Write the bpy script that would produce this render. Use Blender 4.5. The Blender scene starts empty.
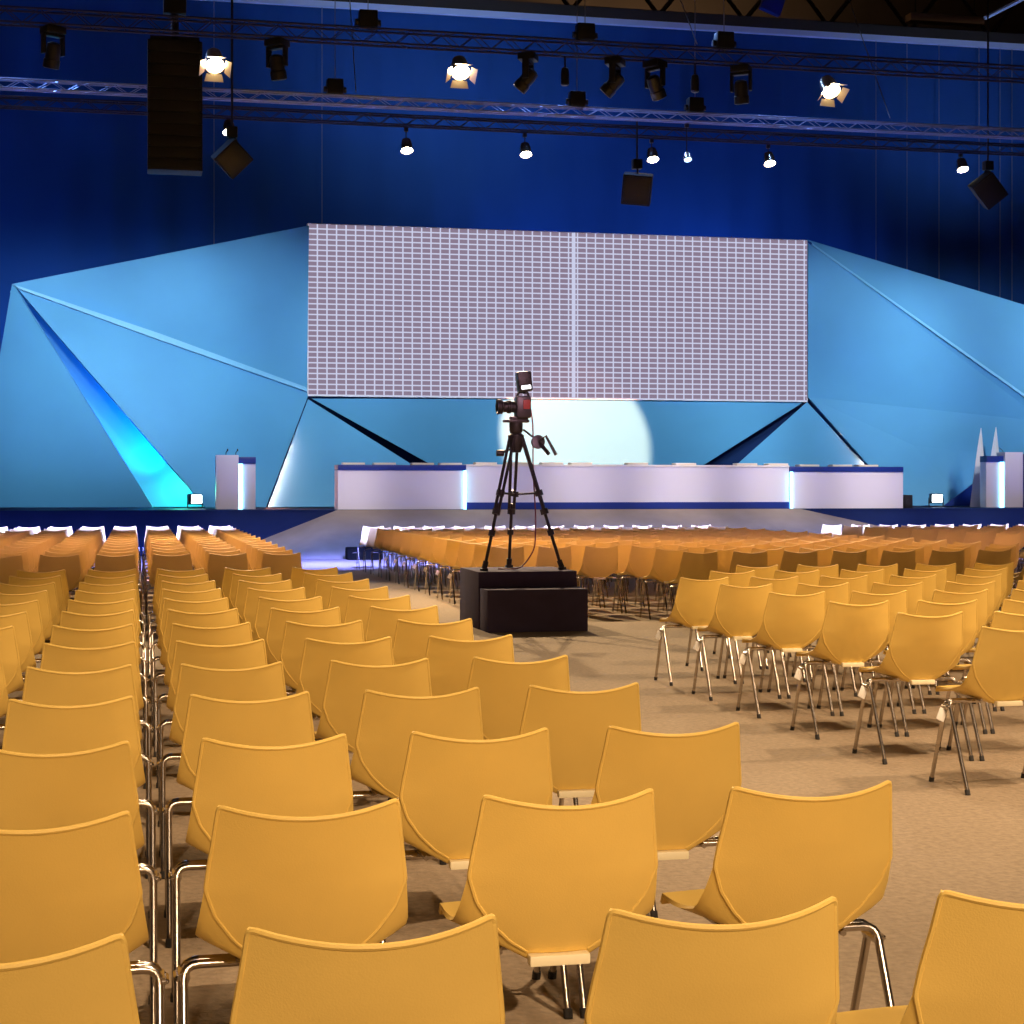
import bpy, bmesh, math, random
from mathutils import Vector, Matrix
random.seed(7)
C = bpy.context.scene.collection
R = math.radians

# ------------------------------------------------------------------ camera
F = 1700.0; HZ = 490.0; EYE = 1.483; TH = math.atan(375 / F)
ct, st = math.cos(TH), math.sin(TH)
cd = bpy.data.cameras.new('camera'); cam = bpy.data.objects.new('camera', cd); C.objects.link(cam)
cd.sensor_width = 36; cd.lens = F / 1024 * 36; cd.shift_y = -(512 - HZ) / 1024
cd.clip_end = 300; cd.clip_start = .05
cam.location = (0, 0, EYE); cam.rotation_euler = (R(90), 0, -TH)
bpy.context.scene.camera = cam

def P(px, py, u):
    """where the sight line through a photo point meets the plane Y = u (hall axis runs along Y)"""
    a = (px - 512) / F; b = (HZ - py) / F
    dx = st + ct * a; dy = ct - st * a
    k = u / dy
    return Vector((dx * k, u, EYE + b * k))
def VX(px, u): return P(px, HZ, u).x
def proj(p):
    d = p[0] * st + p[1] * ct
    return 512 + F * (p[0] * ct - p[1] * st) / d, HZ - F * (p[2] - EYE) / d, d

# ------------------------------------------------------------------ materials
def mat(name, col, rough=.5, metal=0, emit=None, es=0, noise=0, nscale=8, bump=0, bscale=200, spec=.5):
    m = bpy.data.materials.new(name); m.use_nodes = True
    nt = m.node_tree; b = nt.nodes['Principled BSDF']
    b.inputs['Base Color'].default_value = (*col, 1)
    b.inputs['Roughness'].default_value = rough; b.inputs['Metallic'].default_value = metal
    b.inputs['Specular IOR Level'].default_value = spec
    if emit:
        b.inputs['Emission Color'].default_value = (*emit, 1); b.inputs['Emission Strength'].default_value = es
    if noise or bump:
        tc = nt.nodes.new('ShaderNodeTexCoord')
    if noise:
        n = nt.nodes.new('ShaderNodeTexNoise'); n.inputs['Scale'].default_value = nscale; n.inputs['Detail'].default_value = 6
        nt.links.new(tc.outputs['Object'], n.inputs['Vector'])
        r = nt.nodes.new('ShaderNodeMapRange'); r.inputs[1].default_value = .3; r.inputs[2].default_value = .7
        r.inputs[3].default_value = 1 - noise; r.inputs[4].default_value = 1 + noise
        nt.links.new(n.outputs['Fac'], r.inputs[0])
        mx = nt.nodes.new('ShaderNodeVectorMath'); mx.operation = 'SCALE'; mx.inputs[0].default_value = col
        nt.links.new(r.outputs[0], mx.inputs['Scale']); nt.links.new(mx.outputs[0], b.inputs['Base Color'])
    if bump:
        n2 = nt.nodes.new('ShaderNodeTexNoise'); n2.inputs['Scale'].default_value = bscale
        nt.links.new(tc.outputs['Object'], n2.inputs['Vector'])
        bp = nt.nodes.new('ShaderNodeBump'); bp.inputs['Strength'].default_value = bump; bp.inputs['Distance'].default_value = .01
        nt.links.new(n2.outputs['Fac'], bp.inputs['Height']); nt.links.new(bp.outputs[0], b.inputs['Normal'])
    return m

M = {
 'yellow': mat('yellow_plastic', (.80, .56, .145), .5, noise=.03, nscale=5, bump=.08, bscale=260, spec=.35),
 'cream': mat('lip_highlight_plastic', (.88, .80, .55), .45),  # bright top light on the chair lip, kept as a cream colour
 'chrome': mat('chrome', (.52, .47, .42), .25, 1),
 'rubber': mat('black_rubber', (.015, .014, .014), .6),
 'matte': mat('matte_black', (.004, .004, .003), .9, spec=.05),
 'tag': mat('white_card', (.85, .83, .78), .6),
 'carpet': mat('beige_carpet', (.305, .242, .170), .95, noise=.15, nscale=30, bump=.7, bscale=45, spec=.1),
 'ramp': mat('grey_beige_carpet', (.36, .29, .22), .95, noise=.08, nscale=2, spec=.1),
 'navy': mat('navy_cloth', (.006, .018, .075), .7, noise=.06, nscale=2, spec=.2),
 'navy_paint': mat('navy_paint', (.010, .034, .23), .4),
 'set': mat('sky_blue_panel', (.095, .35, .60), .6, noise=.02, nscale=1.2, spec=.25),
 'pale': mat('ridge_highlight_paint', (.17, .50, .74), .5),  # paler blue holds the glow along the panel ridges
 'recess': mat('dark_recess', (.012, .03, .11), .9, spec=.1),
 'white': mat('white_panel', (.86, .82, .86), .5),
 'lilac': mat('lilac_white_panel', (.74, .70, .84), .5),
 'paper': mat('paper_white', (.92, .86, .76), .7),
 'black': mat('black_metal', (.016, .015, .016), .45, spec=.4),
 'blackbox': mat('black_grille', (.013, .012, .015), .7, bump=.3, bscale=120),
 'graph': mat('graphite', (.026, .024, .028), .4, .2),
 'truss': mat('aluminium_tube', (.34, .42, .66), .42, .35),
 'darktruss': mat('black_aluminium_tube', (.022, .024, .045), .6),
 'riser': mat('dark_plum_cloth', (.052, .040, .080), .85, noise=.08, nscale=6, spec=.15),
 'curtain': mat('blue_curtain', (.016, .070, .26), .9, noise=.05, nscale=.8, spec=.1),
 'brown': mat('brown_hall_wall', (.10, .062, .034), .9, noise=.15, nscale=.5),
 'girder': mat('dark_girder', (.03, .024, .02), .7),
 'beam': mat('pale_blue_beam', (.50, .64, .95), .5),
 'lamp': mat('lamp_lens', (1, .9, .7), .3, emit=(1, .80, .48), es=80),
 'lampw': mat('lamp_lens_white', (1, .95, .85), .3, emit=(1, .86, .62), es=35),
 'lampb': mat('lamp_lens_blue', (.6, .8, 1), .3, emit=(.35, .6, 1), es=5),
 'flood': mat('flood_lens', (1, 1, 1), .3, emit=(.8, .95, 1), es=12),
 'glow': mat('cyan_light_strip', (.4, .9, 1), .3, emit=(.22, .72, 1), es=6),
 'led': mat('white_led', (1, 1, 1), .3, emit=(.9, .95, 1), es=4),
 'copper_glow': mat('warm_glow_metal', (.65, .5, .35), .3, .9),  # metal tone with lamp glow and lit look put into it
 'red': mat('dark_red', (.30, .03, .02), .5),
 'cable': mat('grey_cable', (.20, .21, .26), .6),
 'redcable': mat('red_brown_cable', (.16, .03, .03), .6),
}

# ------------------------------------------------------------------ mesh helpers
def newbm(): return bmesh.new()
def box(bm, lo, hi, mtx=None):
    vs = []
    for z in (lo[2], hi[2]):
        for x, y in ((lo[0], lo[1]), (hi[0], lo[1]), (hi[0], hi[1]), (lo[0], hi[1])):
            v = Vector((x, y, z)); vs.append(bm.verts.new(mtx @ v if mtx else v))
    for f in ((3,2,1,0),(4,5,6,7),(0,1,5,4),(1,2,6,5),(2,3,7,6),(3,0,4,7)):
        bm.faces.new([vs[i] for i in f])
def bevel_box(bm, lo, hi, b=.01, mtx=None, seg=2):
    t = bmesh.new(); box(t, lo, hi)
    bmesh.ops.bevel(t, geom=t.edges[:], offset=b, segments=seg, profile=.6, affect='EDGES')
    me = bpy.data.meshes.new('t'); t.to_mesh(me); t.free()
    if mtx: me.transform(mtx)
    bm.from_mesh(me); bpy.data.meshes.remove(me)
def tube(bm, pts, r, n=8, cap=True):
    pts = [Vector(p) for p in pts]; rings = []
    rr = r if isinstance(r, (list, tuple)) else [r] * len(pts)
    up = None
    for i, p in enumerate(pts):
        a = pts[max(i - 1, 0)]; b = pts[min(i + 1, len(pts) - 1)]
        t = (b - a).normalized()
        if up is None:
            up = Vector((0, 0, 1)) if abs(t.z) < .9 else Vector((1, 0, 0))
        up = (up - t * up.dot(t))
        if up.length < 1e-5: up = t.orthogonal()
        up.normalize(); s = t.cross(up)
        rings.append([bm.verts.new(p + (up * math.cos(k * 2 * math.pi / n) + s * math.sin(k * 2 * math.pi / n)) * rr[i]) for k in range(n)])
    for A, B in zip(rings, rings[1:]):
        for k in range(n):
            bm.faces.new((A[k], A[(k + 1) % n], B[(k + 1) % n], B[k]))
    if cap:
        bm.faces.new(rings[0][::-1]); bm.faces.new(rings[-1])
def bend(pts, r=.03, n=4):
    """round the corners of a polyline"""
    pts = [Vector(p) for p in pts]; out = [pts[0]]
    for a, b, c in zip(pts, pts[1:], pts[2:]):
        d1 = (a - b); d2 = (c - b); k = min(r, d1.length * .49, d2.length * .49)
        p1 = b + d1.normalized() * k; p2 = b + d2.normalized() * k
        for i in range(n + 1):
            t = i / n; out.append(p1 * (1 - t) ** 2 + b * 2 * t * (1 - t) + p2 * t * t)
    out.append(pts[-1]); return out
def lathe(bm, prof, mtx=None, n=20):
    rings = []
    for r, z in prof:
        ring = []
        for k in range(n):
            v = Vector((r * math.cos(2 * math.pi * k / n), r * math.sin(2 * math.pi * k / n), z))
            ring.append(bm.verts.new(mtx @ v if mtx else v))
        rings.append(ring)
    for A, B in zip(rings, rings[1:]):
        for k in range(n): bm.faces.new((A[k], A[(k + 1) % n], B[(k + 1) % n], B[k]))
    bm.faces.new(rings[0][::-1]); bm.faces.new(rings[-1])
def finish_mesh(bm, name, m, smooth=35, fix=True):
    if fix: bmesh.ops.recalc_face_normals(bm, faces=bm.faces[:])
    for f in bm.faces: f.smooth = True
    for e in bm.edges:
        if len(e.link_faces) == 2: e.smooth = e.calc_face_angle(0) < R(smooth)
    me = bpy.data.meshes.new(name); bm.to_mesh(me); bm.free()
    me.materials.append(M[m] if isinstance(m, str) else m)
    return me
def link(name, me, parent=None, loc=None, rot=None):
    o = bpy.data.objects.new(name, me); C.objects.link(o)
    if parent: o.parent = parent
    if loc is not None: o.location = loc
    if rot is not None: o.rotation_euler = rot
    return o
def obj(name, bm, m, parent=None, loc=None, rot=None, smooth=35):
    return link(name, finish_mesh(bm, name, m, smooth), parent, loc, rot)
def tag(o, label, cat, group=None, kind=None):
    o['label'] = label; o['category'] = cat
    if group: o['group'] = group
    if kind: o['kind'] = kind
    return o
def thing(name, label, cat, loc=(0, 0, 0), rot=(0, 0, 0), group=None):
    o = bpy.data.objects.new(name, None); C.objects.link(o); o.empty_display_size = .2
    o.location = loc; o.rotation_euler = rot
    return tag(o, label, cat, group)
def struct(o): o['kind'] = 'structure'; return o
KIDS = {}
def dup(root, loc, rot=None, label=None, group=None):
    r = root.copy(); C.objects.link(r); r.location = loc
    if rot is not None: r.rotation_euler = rot
    if label: r['label'] = label
    if group: r['group'] = group
    if root not in KIDS:
        KIDS[root] = [(c, list(c.children)) for c in root.children]
    for ch, gs in KIDS[root]:
        c = ch.copy(); C.objects.link(c); c.parent = r
        for g in gs:
            d = g.copy(); C.objects.link(d); d.parent = c
    return r
def slab_bm(bm, pts, th=.06):
    """polygon given a real thickness, growing away from the hall"""
    pts = [Vector(p) for p in pts]
    n = Vector((0, 0, 0))
    for a, b in zip(pts, pts[1:] + pts[:1]): n += (a - pts[0]).cross(b - pts[0])
    n.normalize()
    if n.y < 0: n = -n
    A = [bm.verts.new(p) for p in pts]; B = [bm.verts.new(p + n * th) for p in pts]
    bm.faces.new(A); bm.faces.new(B[::-1]); k = len(pts)
    for i in range(k): bm.faces.new((A[i], A[(i + 1) % k], B[(i + 1) % k], B[i]))
def slab(name, pts, m, parent=None, th=.06):
    bm = newbm(); slab_bm(bm, pts, th); return obj(name, bm, m, parent)

# ------------------------------------------------------------------ the hall
bm = newbm(); box(bm, (-16, -9, -.1), (42, 56, 0)); struct(obj('floor', bm, 'carpet'))
CUR = 47.0
bm = newbm()
n = 260; x0, x1 = -14.0, 40.0; zt = 14.9
front = []; 
for i in range(n + 1):
    x = x0 + (x1 - x0) * i / n; y = CUR + .05 * math.sin(i * 1.05) + .02 * math.sin(i * 2.7)
    front.append((x, y))
A = [bm.verts.new((x, y, 0)) for x, y in front]; B = [bm.verts.new((x, y, zt)) for x, y in front]
A2 = [bm.verts.new((x, y + .04, 0)) for x, y in front]; B2 = [bm.verts.new((x, y + .04, zt)) for x, y in front]
for i in range(n):
    bm.faces.new((A[i], A[i+1], B[i+1], B[i])); bm.faces.new((A2[i+1], A2[i], B2[i], B2[i+1])); bm.faces.new((B[i], B[i+1], B2[i+1], B2[i]))
struct(obj('wall_back', bm, 'curtain', smooth=60))
bm = newbm(); box(bm, (-16, 55, 0), (42, 55.4, 22)); struct(obj('wall_far', bm, 'brown'))
bm = newbm(); box(bm, (-16, -9, 21), (42, 56, 21.3)); struct(obj('ceiling', bm, 'brown'))

# pale blue beam that carries the curtain head
bm = newbm(); box(bm, (-14, CUR - .28, 14.77), (40, CUR - .12, 14.93))
tag(obj('curtain_beam', bm, 'beam'), 'long pale blue beam along the top of the dark blue curtain', 'beam')
bm = newbm(); box(bm, (-14, CUR - .3, 14.93), (40, CUR + .1, 15.22))
tag(obj('curtain_track', bm, 'girder'), 'dark band of curtain track directly above the pale blue beam', 'beam')
# steel roof girders over the beam
def girder(u, za, zb, lab):
    g = thing('roof_girder', lab, 'girder', (14, u, za))
    for z in (0, zb - za):
        b = newbm(); box(b, (-30, -.12, z - .12), (26, .12, z + .12)); obj('chord', b, 'girder', g)
    b = newbm(); x = -29.0; k = 0
    while x < 25:
        tube(b, [(x, 0, 0 if k % 2 == 0 else zb - za), (x + 1.4, 0, zb - za if k % 2 == 0 else 0)], .07, 4); x += 1.4; k += 1
    obj('bracing', b, 'girder', g)
girder(50.5, 16.2, 17.9, 'dark steel roof girder above the curtain beam')
p = P(945, 20, 49)
t = thing('roof_duct', 'long box duct coloured pale as if lit under the roof at the top right', 'duct', (p.x, 49, p.z))
bm = newbm(); bevel_box(bm, (-1.25, -.2, -.12), (1.25, .2, .12), .03); obj('duct_body', bm, 'copper_glow', t)  # pale tone stands in for light on the duct
for s in (-1.0, 1.0):
    bm = newbm(); tube(bm, [(s, 0, .1), (s, 0, 6.2 - .1)], .02, 6); obj('hanger', bm, 'girder', t)
a, b_ = P(985, 18, 44), P(1040, -10, 44)
bm = newbm(); tube(bm, [a, b_, b_ + Vector((3, 0, 1.6))], .06, 8)
tag(obj('roof_pipe', bm, 'beam'), 'pale blue slanting pipe in the top right corner', 'pipe')
p = P(772, 4, 44)
t = thing('roof_sign_box', 'blue box hanging by the roof above the curtain beam', 'box', p)
bm = newbm(); bevel_box(bm, (-.3, -.1, -.25), (.3, .1, .35), .02, Matrix.Rotation(.35, 4, 'Y')); obj('box_body', bm, 'beam' if False else 'navy_paint', t)
bm = newbm(); tube(bm, [(0, 0, .3), (0, 0, 21 - p.z)], .015, 6); obj('hanger', bm, 'girder', t)

# ------------------------------------------------------------------ stage
SU, SZ = 39.0, 1.03
t = thing('stage_platform', 'wide low stage with a navy front behind the front chairs', 'stage', (14, SU, 0))
bm = newbm(); box(bm, (-27, 0, 0), (25, 7.4, SZ - .04)); obj('stage_body', bm, 'navy', t)
bm = newbm(); box(bm, (-27.02, -.02, SZ - .04), (25.02, 7.4, SZ)); obj('deck', bm, 'navy', t)
# carpeted ramp, a hipped wedge in front of the stage
ax, bx = VX(337, SU), VX(800, SU)
bm = newbm()
rt = [(ax, SU - .03, SZ - .005), (bx, SU - .03, SZ - .005)]
lb = VX(222, SU); rb = VX(985, SU)
ru = SU - 2.5
pts = [rt[0], rt[1], (lb, SU - .03, 0), (rb, SU - .03, 0), (ax - .9, ru, 0), (bx + .9, ru, 0)]
V = [bm.verts.new(q) for q in pts]
bm.faces.new((V[0], V[4], V[5], V[1])); bm.faces.new((V[0], V[2], V[4])); bm.faces.new((V[1], V[5], V[3]))
bm.faces.new((V[0], V[1], V[3], V[2])); bm.faces.new((V[2], V[3], V[5], V[4]))
tag(obj('stage_ramp', bm, 'ramp'), 'grey beige carpeted ramp rising to the middle of the stage', 'ramp')

# screen with white grid
SC = 43.6
tl, tr, bl, br = P(308, 225, SC), P(807, 239.5, SC), P(308, 397, SC), P(807, 400, SC)
W = tr.x - tl.x; ztop = (tl.z + tr.z) / 2; zbot = (bl.z + br.z) / 2
m = bpy.data.materials.new('grid_screen'); m.use_nodes = True; nt = m.node_tree; bs = nt.nodes['Principled BSDF']
tc = nt.nodes.new('ShaderNodeTexCoord'); sx = nt.nodes.new('ShaderNodeSeparateXYZ'); nt.links.new(tc.outputs['Object'], sx.inputs[0])
def mth(op, a, b=None):
    nd = nt.nodes.new('ShaderNodeMath'); nd.operation = op
    for i, q in enumerate((a, b)):
        if q is None: continue
        if isinstance(q, (int, float)): nd.inputs[i].default_value = q
        else: nt.links.new(q, nd.inputs[i])
    return nd.outputs[0]
cw = W / 55.3; chh = (ztop - zbot) / 32
fx = mth('FRACT', mth('DIVIDE', mth('ADD', sx.outputs[0], W / 2), cw)); fz = mth('FRACT', mth('DIVIDE', sx.outputs[2], chh))
lx = mth('LESS_THAN', mth('FRACT', mth('ADD', fx, .10)), .15); lz = mth('LESS_THAN', fz, .25)
mid = mth('LESS_THAN', mth('ABSOLUTE', mth('SUBTRACT', sx.outputs[0], W * .016)), .05)
g = mth('MAXIMUM', mth('MAXIMUM', lx, lz), mid)
mix = nt.nodes.new('ShaderNodeMix'); mix.data_type = 'RGBA'; nt.links.new(g, mix.inputs[0])
mix.inputs[6].default_value = (.245, .190, .27, 1); mix.inputs[7].default_value = (.58, .60, .80, 1)
bs.inputs['Base Color'].default_value = (.003, .003, .003, 1); bs.inputs['Roughness'].default_value = .8; bs.inputs['Specular IOR Level'].default_value = .05
nt.links.new(mix.outputs[2], bs.inputs['Emission Color']); bs.inputs['Emission Strength'].default_value = 1.02
t = thing('video_screen', 'huge wide screen showing a white grid over the stage', 'screen', ((tl.x + tr.x) / 2, SC, zbot))
bm = newbm(); box(bm, (-W / 2, 0, 0), (W / 2, .12, ztop - zbot)); obj('screen_face', bm, m, t)
bm = newbm()
for lo, hi in (((-W/2-.015, -.01, -.015), (W/2+.015, .2, 0)), ((-W/2-.015, -.01, ztop-zbot), (W/2+.015, .2, ztop-zbot+.015)), ((-W/2-.015, -.01, 0), (-W/2, .2, ztop-zbot)), ((W/2, -.01, 0), (W/2+.015, .2, ztop-zbot))): box(bm, lo, hi)
obj('screen_frame', bm, 'white', t)

def base(px, u): q = P(px, HZ, u); return Vector((q.x, u, SZ))
def foot(px, u): return base(px, u) + Vector((0, 0, .03))
# scenery left of the screen
L = thing('scenic_wall', 'faceted sky blue scenic wall left of the grid screen', 'stage scenery', (0, 43, SZ))
L.location = (0, 0, 0)
K = P(308, 396, SC - .1); T0 = P(309, 225.5, SC - .05); A1 = P(12, 284, 42.6)
K_in = P(308, 390, SC - .1)
slab('upper_panel', [A1, T0, P(307, 388, SC)], 'set', L)
A1f = P(14, 285, 42.55)
slab('painted_ridge_light', [A1 + Vector((0, -.04, 0)), P(160, 333.5, 42.9), P(307, 387.5, SC - .12), P(307, 391.5, SC - .12), P(150, 336.5, 42.9), P(20, 289, 42.45)], 'pale', L, .03)  # light along the ridge, painted as a paler strip
slab('middle_panel', [P(16, 287, 42.5), P(307, 390.5, SC - .05), K, foot(266, 42.7), foot(206, 42.3)], 'set', L)
slab('outer_panel', [A1, P(16, 288, 42.5), foot(153, 42.3), foot(-26, 43.1)], 'set', L)
slab('recess_panel', [P(14, 284, 43.3), foot(230, 43.5), foot(130, 43.5), P(10, 292, 43.3)], 'set', L)
slab('lower_panel', [P(308, 399, SC - .02), foot(268, 43.0), foot(479, 42.2)], 'set', L)
# panel under the screen
Cn = thing('scenic_wall', 'sky blue wall below the screen carrying a round pale spot of light', 'stage scenery')
slab('centre_panel', [P(312, 398.5, SC + .05), P(806, 400.5, SC + .05), foot(639, SC + .05), foot(506, SC + .05)], 'set', Cn)
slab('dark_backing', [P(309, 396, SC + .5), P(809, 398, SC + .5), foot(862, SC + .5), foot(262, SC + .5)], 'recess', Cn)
# scenery right of the screen
Rr = thing('scenic_wall', 'faceted sky blue scenic wall right of the grid screen', 'stage scenery')
U0 = P(807, 239.5, SC - .05); UR = P(1045, 311, 42.3)
slab('upper_panel', [U0, UR, P(1045, 410, 42.1), P(812, 243, SC - .1)], 'set', Rr)
slab('painted_ridge_light', [P(812, 243, SC - .15), P(950, 341, 42.6), P(1045, 408.5, 42.05), P(1045, 411.5, 42.03), P(950, 344, 42.58), P(812, 245, SC - .17)], 'pale', Rr, .03)  # same painted ridge light on the right side
slab('middle_panel', [P(808, 243, SC - .12), P(1045, 410, 42.05), P(1045, 421.5, 42.1), P(808, 397, SC - .05)], 'set', Rr)
slab('side_panel', [P(808, 397, SC - .05), P(1045, 421.5, 42.1), foot(1045, 41.8), foot(905, 42.45)], 'set', Rr)
slab('lower_panel', [P(807, 402, SC - .02), foot(690, 42.4), foot(903, 42.75)], 'set', Rr)
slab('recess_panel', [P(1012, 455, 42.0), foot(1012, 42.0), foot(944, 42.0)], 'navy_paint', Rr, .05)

# ---- tables
TU = 39.25
def table(lab, pa, pb, ytop, kind, glow=None):
    xa, xb = VX(pa, TU), VX(pb, TU); H = P((pa + pb) / 2, ytop, TU).z - SZ
    t = thing('conference_table', lab, 'table', ((xa + xb) / 2, TU, SZ), group=None); w = (xb - xa) / 2
    if kind == 'side':
        bm = newbm(); box(bm, (-w, 0, 0), (w, .7, H - .13)); obj('front_panel', bm, 'white', t)
        bm = newbm(); bevel_box(bm, (-w, -.03, H - .13), (w, .75, H), .01); obj('table_top', bm, 'navy_paint', t)
        g = w if glow > 0 else -w
        bm = newbm(); box(bm, (g - (.05 if glow > 0 else 0), -.05, .0), (g + (0 if glow > 0 else .05), 0, H - .13)); obj('light_strip', bm, 'glow', t)
    else:
        bm = newbm(); box(bm, (-w + .01, .04, .16), (w - .01, .7, H - .05)); obj('front_panel', bm, 'white', t)
        bm = newbm(); box(bm, (-w + .01, .02, 0), (w - .01, .7, .16)); obj('base_band', bm, 'navy_paint', t)
        bm = newbm(); bevel_box(bm, (-w + .01, .01, H - .05), (w - .01, .75, H), .008); obj('table_top', bm, 'paper', t)
    return t, SZ + H
t1, h1 = table('white panel table with a navy top, left of the long table', 338, 466, 464.8, 'side', 1)
t2, h2 = table('long white stage table with a navy base band', 466, 790, 464.8, 'mid')
t3, h3 = table('white panel table with a navy top, right of the long table', 790, 903, 466.6, 'side', -1)
bm = newbm(); bevel_box(bm, (-.26, -.16, 0), (.26, .16, .05), .008)
pad_me = finish_mesh(bm, 'document_pad', 'paper')
spots = [(353, h1), (384, h1), (422, h1), (450, h1), (485, h2), (516, h2), (551, h2), (580, h2), (636, h2), (684, h2), (745, h2), (776, h2), (807, h3), (840, h3), (866, h3)]
onames = ['first', 'second', 'third', 'fourth', 'fifth', 'sixth', 'seventh', 'eighth', 'ninth', 'tenth', 'eleventh', 'twelfth', 'thirteenth', 'fourteenth', 'fifteenth', 'sixteenth', 'seventeenth', 'eighteenth', 'nineteenth', 'twentieth']
for i, (px, h) in enumerate(spots):
    j, wh = (i, 'left table') if h == h1 and i < 4 else ((i - 4, 'long table') if i < 12 else (i - 12, 'right table'))
    o = link('document_pad', pad_me, None, (VX(px, TU + .25), TU + .25, h))
    tag(o, 'flat cream document pad, %s from the left on the %s of the stage' % (onames[j], wh), 'document pad', 'document pads on the stage tables')

# ---- lecterns
def lectern(lab, u, pa, pm, pb, ya, yb, flip):
    xa, xm, xb = VX(pa, u), VX(pm, u), VX(pb, u); za, zb = P(pa, ya, u).z - SZ, P(pb, yb, u).z - SZ
    t = thing('lectern', lab, 'lectern', (xm, u, SZ)); xa -= xm; xb -= xm
    tall = (xa, 0) if not flip else (0, xb); low = (0, xb) if not flip else (xa, 0)
    bm = newbm(); bevel_box(bm, (tall[0], -.05, 0), (tall[1], .40, za), .012); obj('tall_panel', bm, 'lilac', t)
    bm = newbm(); bevel_box(bm, (low[0] + .005, .05, 0), (low[1] - .005, .38, zb - .16), .008); obj('side_panel', bm, 'lilac', t)
    bm = newbm(); bevel_box(bm, (low[0] + .005, .02, zb - .16), (low[1], .40, zb), .008); obj('lectern_top', bm, 'navy_paint', t)
    bm = newbm()
    a = .0 if not flip else -.09
    box(bm, (a, .0, .0), (a + .09, .05, zb - .16)); obj('light_strip', bm, 'glow', t)
    return t, za
tL, zl = lectern('lilac white lectern with a navy topped side, left on the stage', 40.3, 216, 238.5, 256, 455, 457, False)
for x in (-.28, -.05):
    bm = newbm(); tube(bm, [(x, .2, zl - .01), (x, .2, zl + .06), (x + .03, .14, zl + .11)], .008, 6); lathe(bm, [(.004, -.03), (.016, -.02), (.016, .02), (.004, .03)], Matrix.Translation((x + .035, .13, zl + .12)), 10)
    obj('microphone', bm, 'black', tL)
# the right one: bevelled side, low navy topped middle, tall panel
tR, zr = lectern('lilac white lectern with a navy topped side, at the right edge of the stage', 40.3, 987, 1004, 1022, 452, 456, True)
bm = newbm(); x = VX(1023, 40.3) - tR.location.x; bevel_box(bm, (x, 0, 0), (x + .3, .5, zr - .05), .01); obj('back_panel', bm, 'navy_paint', tR)
bm = newbm(); tube(bm, [(.1, .2, zr - .01), (.05, .2, zr + .06), (-.06, .15, zr + .12)], .008, 6); obj('microphone', bm, 'black', tR)
# white pointed fins behind the right lectern
for (pt, yt, pw, lab) in ((981, 428, 10.5, 'tall white pointed fin, left of the pair behind the right lectern'), (996, 427, 12, 'tall white pointed fin, right of the pair behind the right lectern')):
    u = 41.2 if pt < 990 else 41.75; q = P(pt, yt, u); k = 41 / F; b = base(pt - 2, u)
    bm = newbm(); rings = []
    for i in range(9):
        f = i / 8; z = SZ + (q.z - SZ) * f; hw = pw * k * (1 - f) ** .9 + .008; cx = b.x + (q.x - b.x) * f ** 1.4
        rings.append([bm.verts.new((cx + a * hw, u + c * hw * .35, z)) for a, c in ((-1, 0), (0, -1), (1, 0), (0, 1))])
    for A, B in zip(rings, rings[1:]):
        for i in range(4): bm.faces.new((A[i], A[(i+1) % 4], B[(i+1) % 4], B[i]))
    bm.faces.new(rings[0][::-1]); bm.faces.new(rings[-1])
    tag(obj('pointed_fin', bm, 'white'), lab, 'stage decoration', 'white pointed fins')
# ---- floodlights at the foot of the scenery
def flood(px, u, lab, rz):
    b = base(px, u); t = thing('floodlight', lab, 'floodlight', b, (0, 0, rz))
    bm = newbm(); bevel_box(bm, (-.16, -.1, .1), (.16, .12, .36), .02); obj('housing', bm, 'black', t)
    bm = newbm(); tube(bm, bend([(-.19, 0, .25), (-.19, 0, .02), (.19, 0, .02), (.19, 0, .25)], .03), .015, 6); obj('bracket', bm, 'black', t)
    bm = newbm(); bevel_box(bm, (-.13, -.125, .13), (.13, -.1, .33), .01); obj('lens', bm, 'flood', t)
flood(195, 42.0, 'lit floodlight at the foot of the cyan wedge, left on stage', R(20))
flood(936, 41.6, 'lit floodlight beside the right lectern on stage', R(-10))
# speaker beside right table, floor monitor
b = base(907, 39.5); t = thing('stage_monitor', 'small black speaker standing beside the right table on stage', 'loudspeaker', b)
bm = newbm(); bevel_box(bm, (-.11, -.1, 0), (.11, .2, .33), .02); obj('cabinet', bm, 'blackbox', t)
bm = newbm(); lathe(bm, [(.075, 0), (.075, .012)], Matrix.Translation((0, -.1, .15)) @ Matrix.Rotation(R(90), 4, 'X')); obj('speaker_cone', bm, 'rubber', t)
for px, lab in ((355, 'black floor case left of the front row, by the ramp'), (373, 'black floor case behind the front row chair legs, by the ramp')):
    q = P(px, 560, 36.0)
    t = thing('floor_monitor', lab, 'equipment case', (q.x, 36.0, 0))
    bm = newbm(); bevel_box(bm, (-.19, -.2, 0), (.19, .2, .27), .04); obj('case_body', bm, 'matte', t)
    bm = newbm(); tube(bm, bend([(-.08, -.2, .14), (-.08, -.24, .16), (.08, -.24, .16), (.08, -.2, .14)], .02), .012, 6); obj('handle', bm, 'chrome', t)

# ------------------------------------------------------------------ camera platform
pu = 17.05
px_l = VX(487, pu); px_r = VX(588, pu)
u0 = (1.483 * F / 143 - px_l * st) / ct
px_l = VX(487.5, u0); px_r = VX(588, u0); z1 = P(535, 589.5, u0).z; z2 = P(535, 571.3, u0 + .42).z
bm = newbm(); bevel_box(bm, (px_l, u0, 0), (px_r, u0 + .415, z1), .008)
tag(obj('platform_step', bm, 'riser'), 'low dark plum step in front of the camera platform', 'step')
PR = VX(577, u0 + .42)
bm = newbm(); bevel_box(bm, (px_l - .01, u0 + .42, 0), (PR, u0 + 1.5, z2), .008)
tag(obj('camera_platform', bm, 'riser'), 'dark plum platform block carrying the camera tripod', 'platform')
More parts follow.
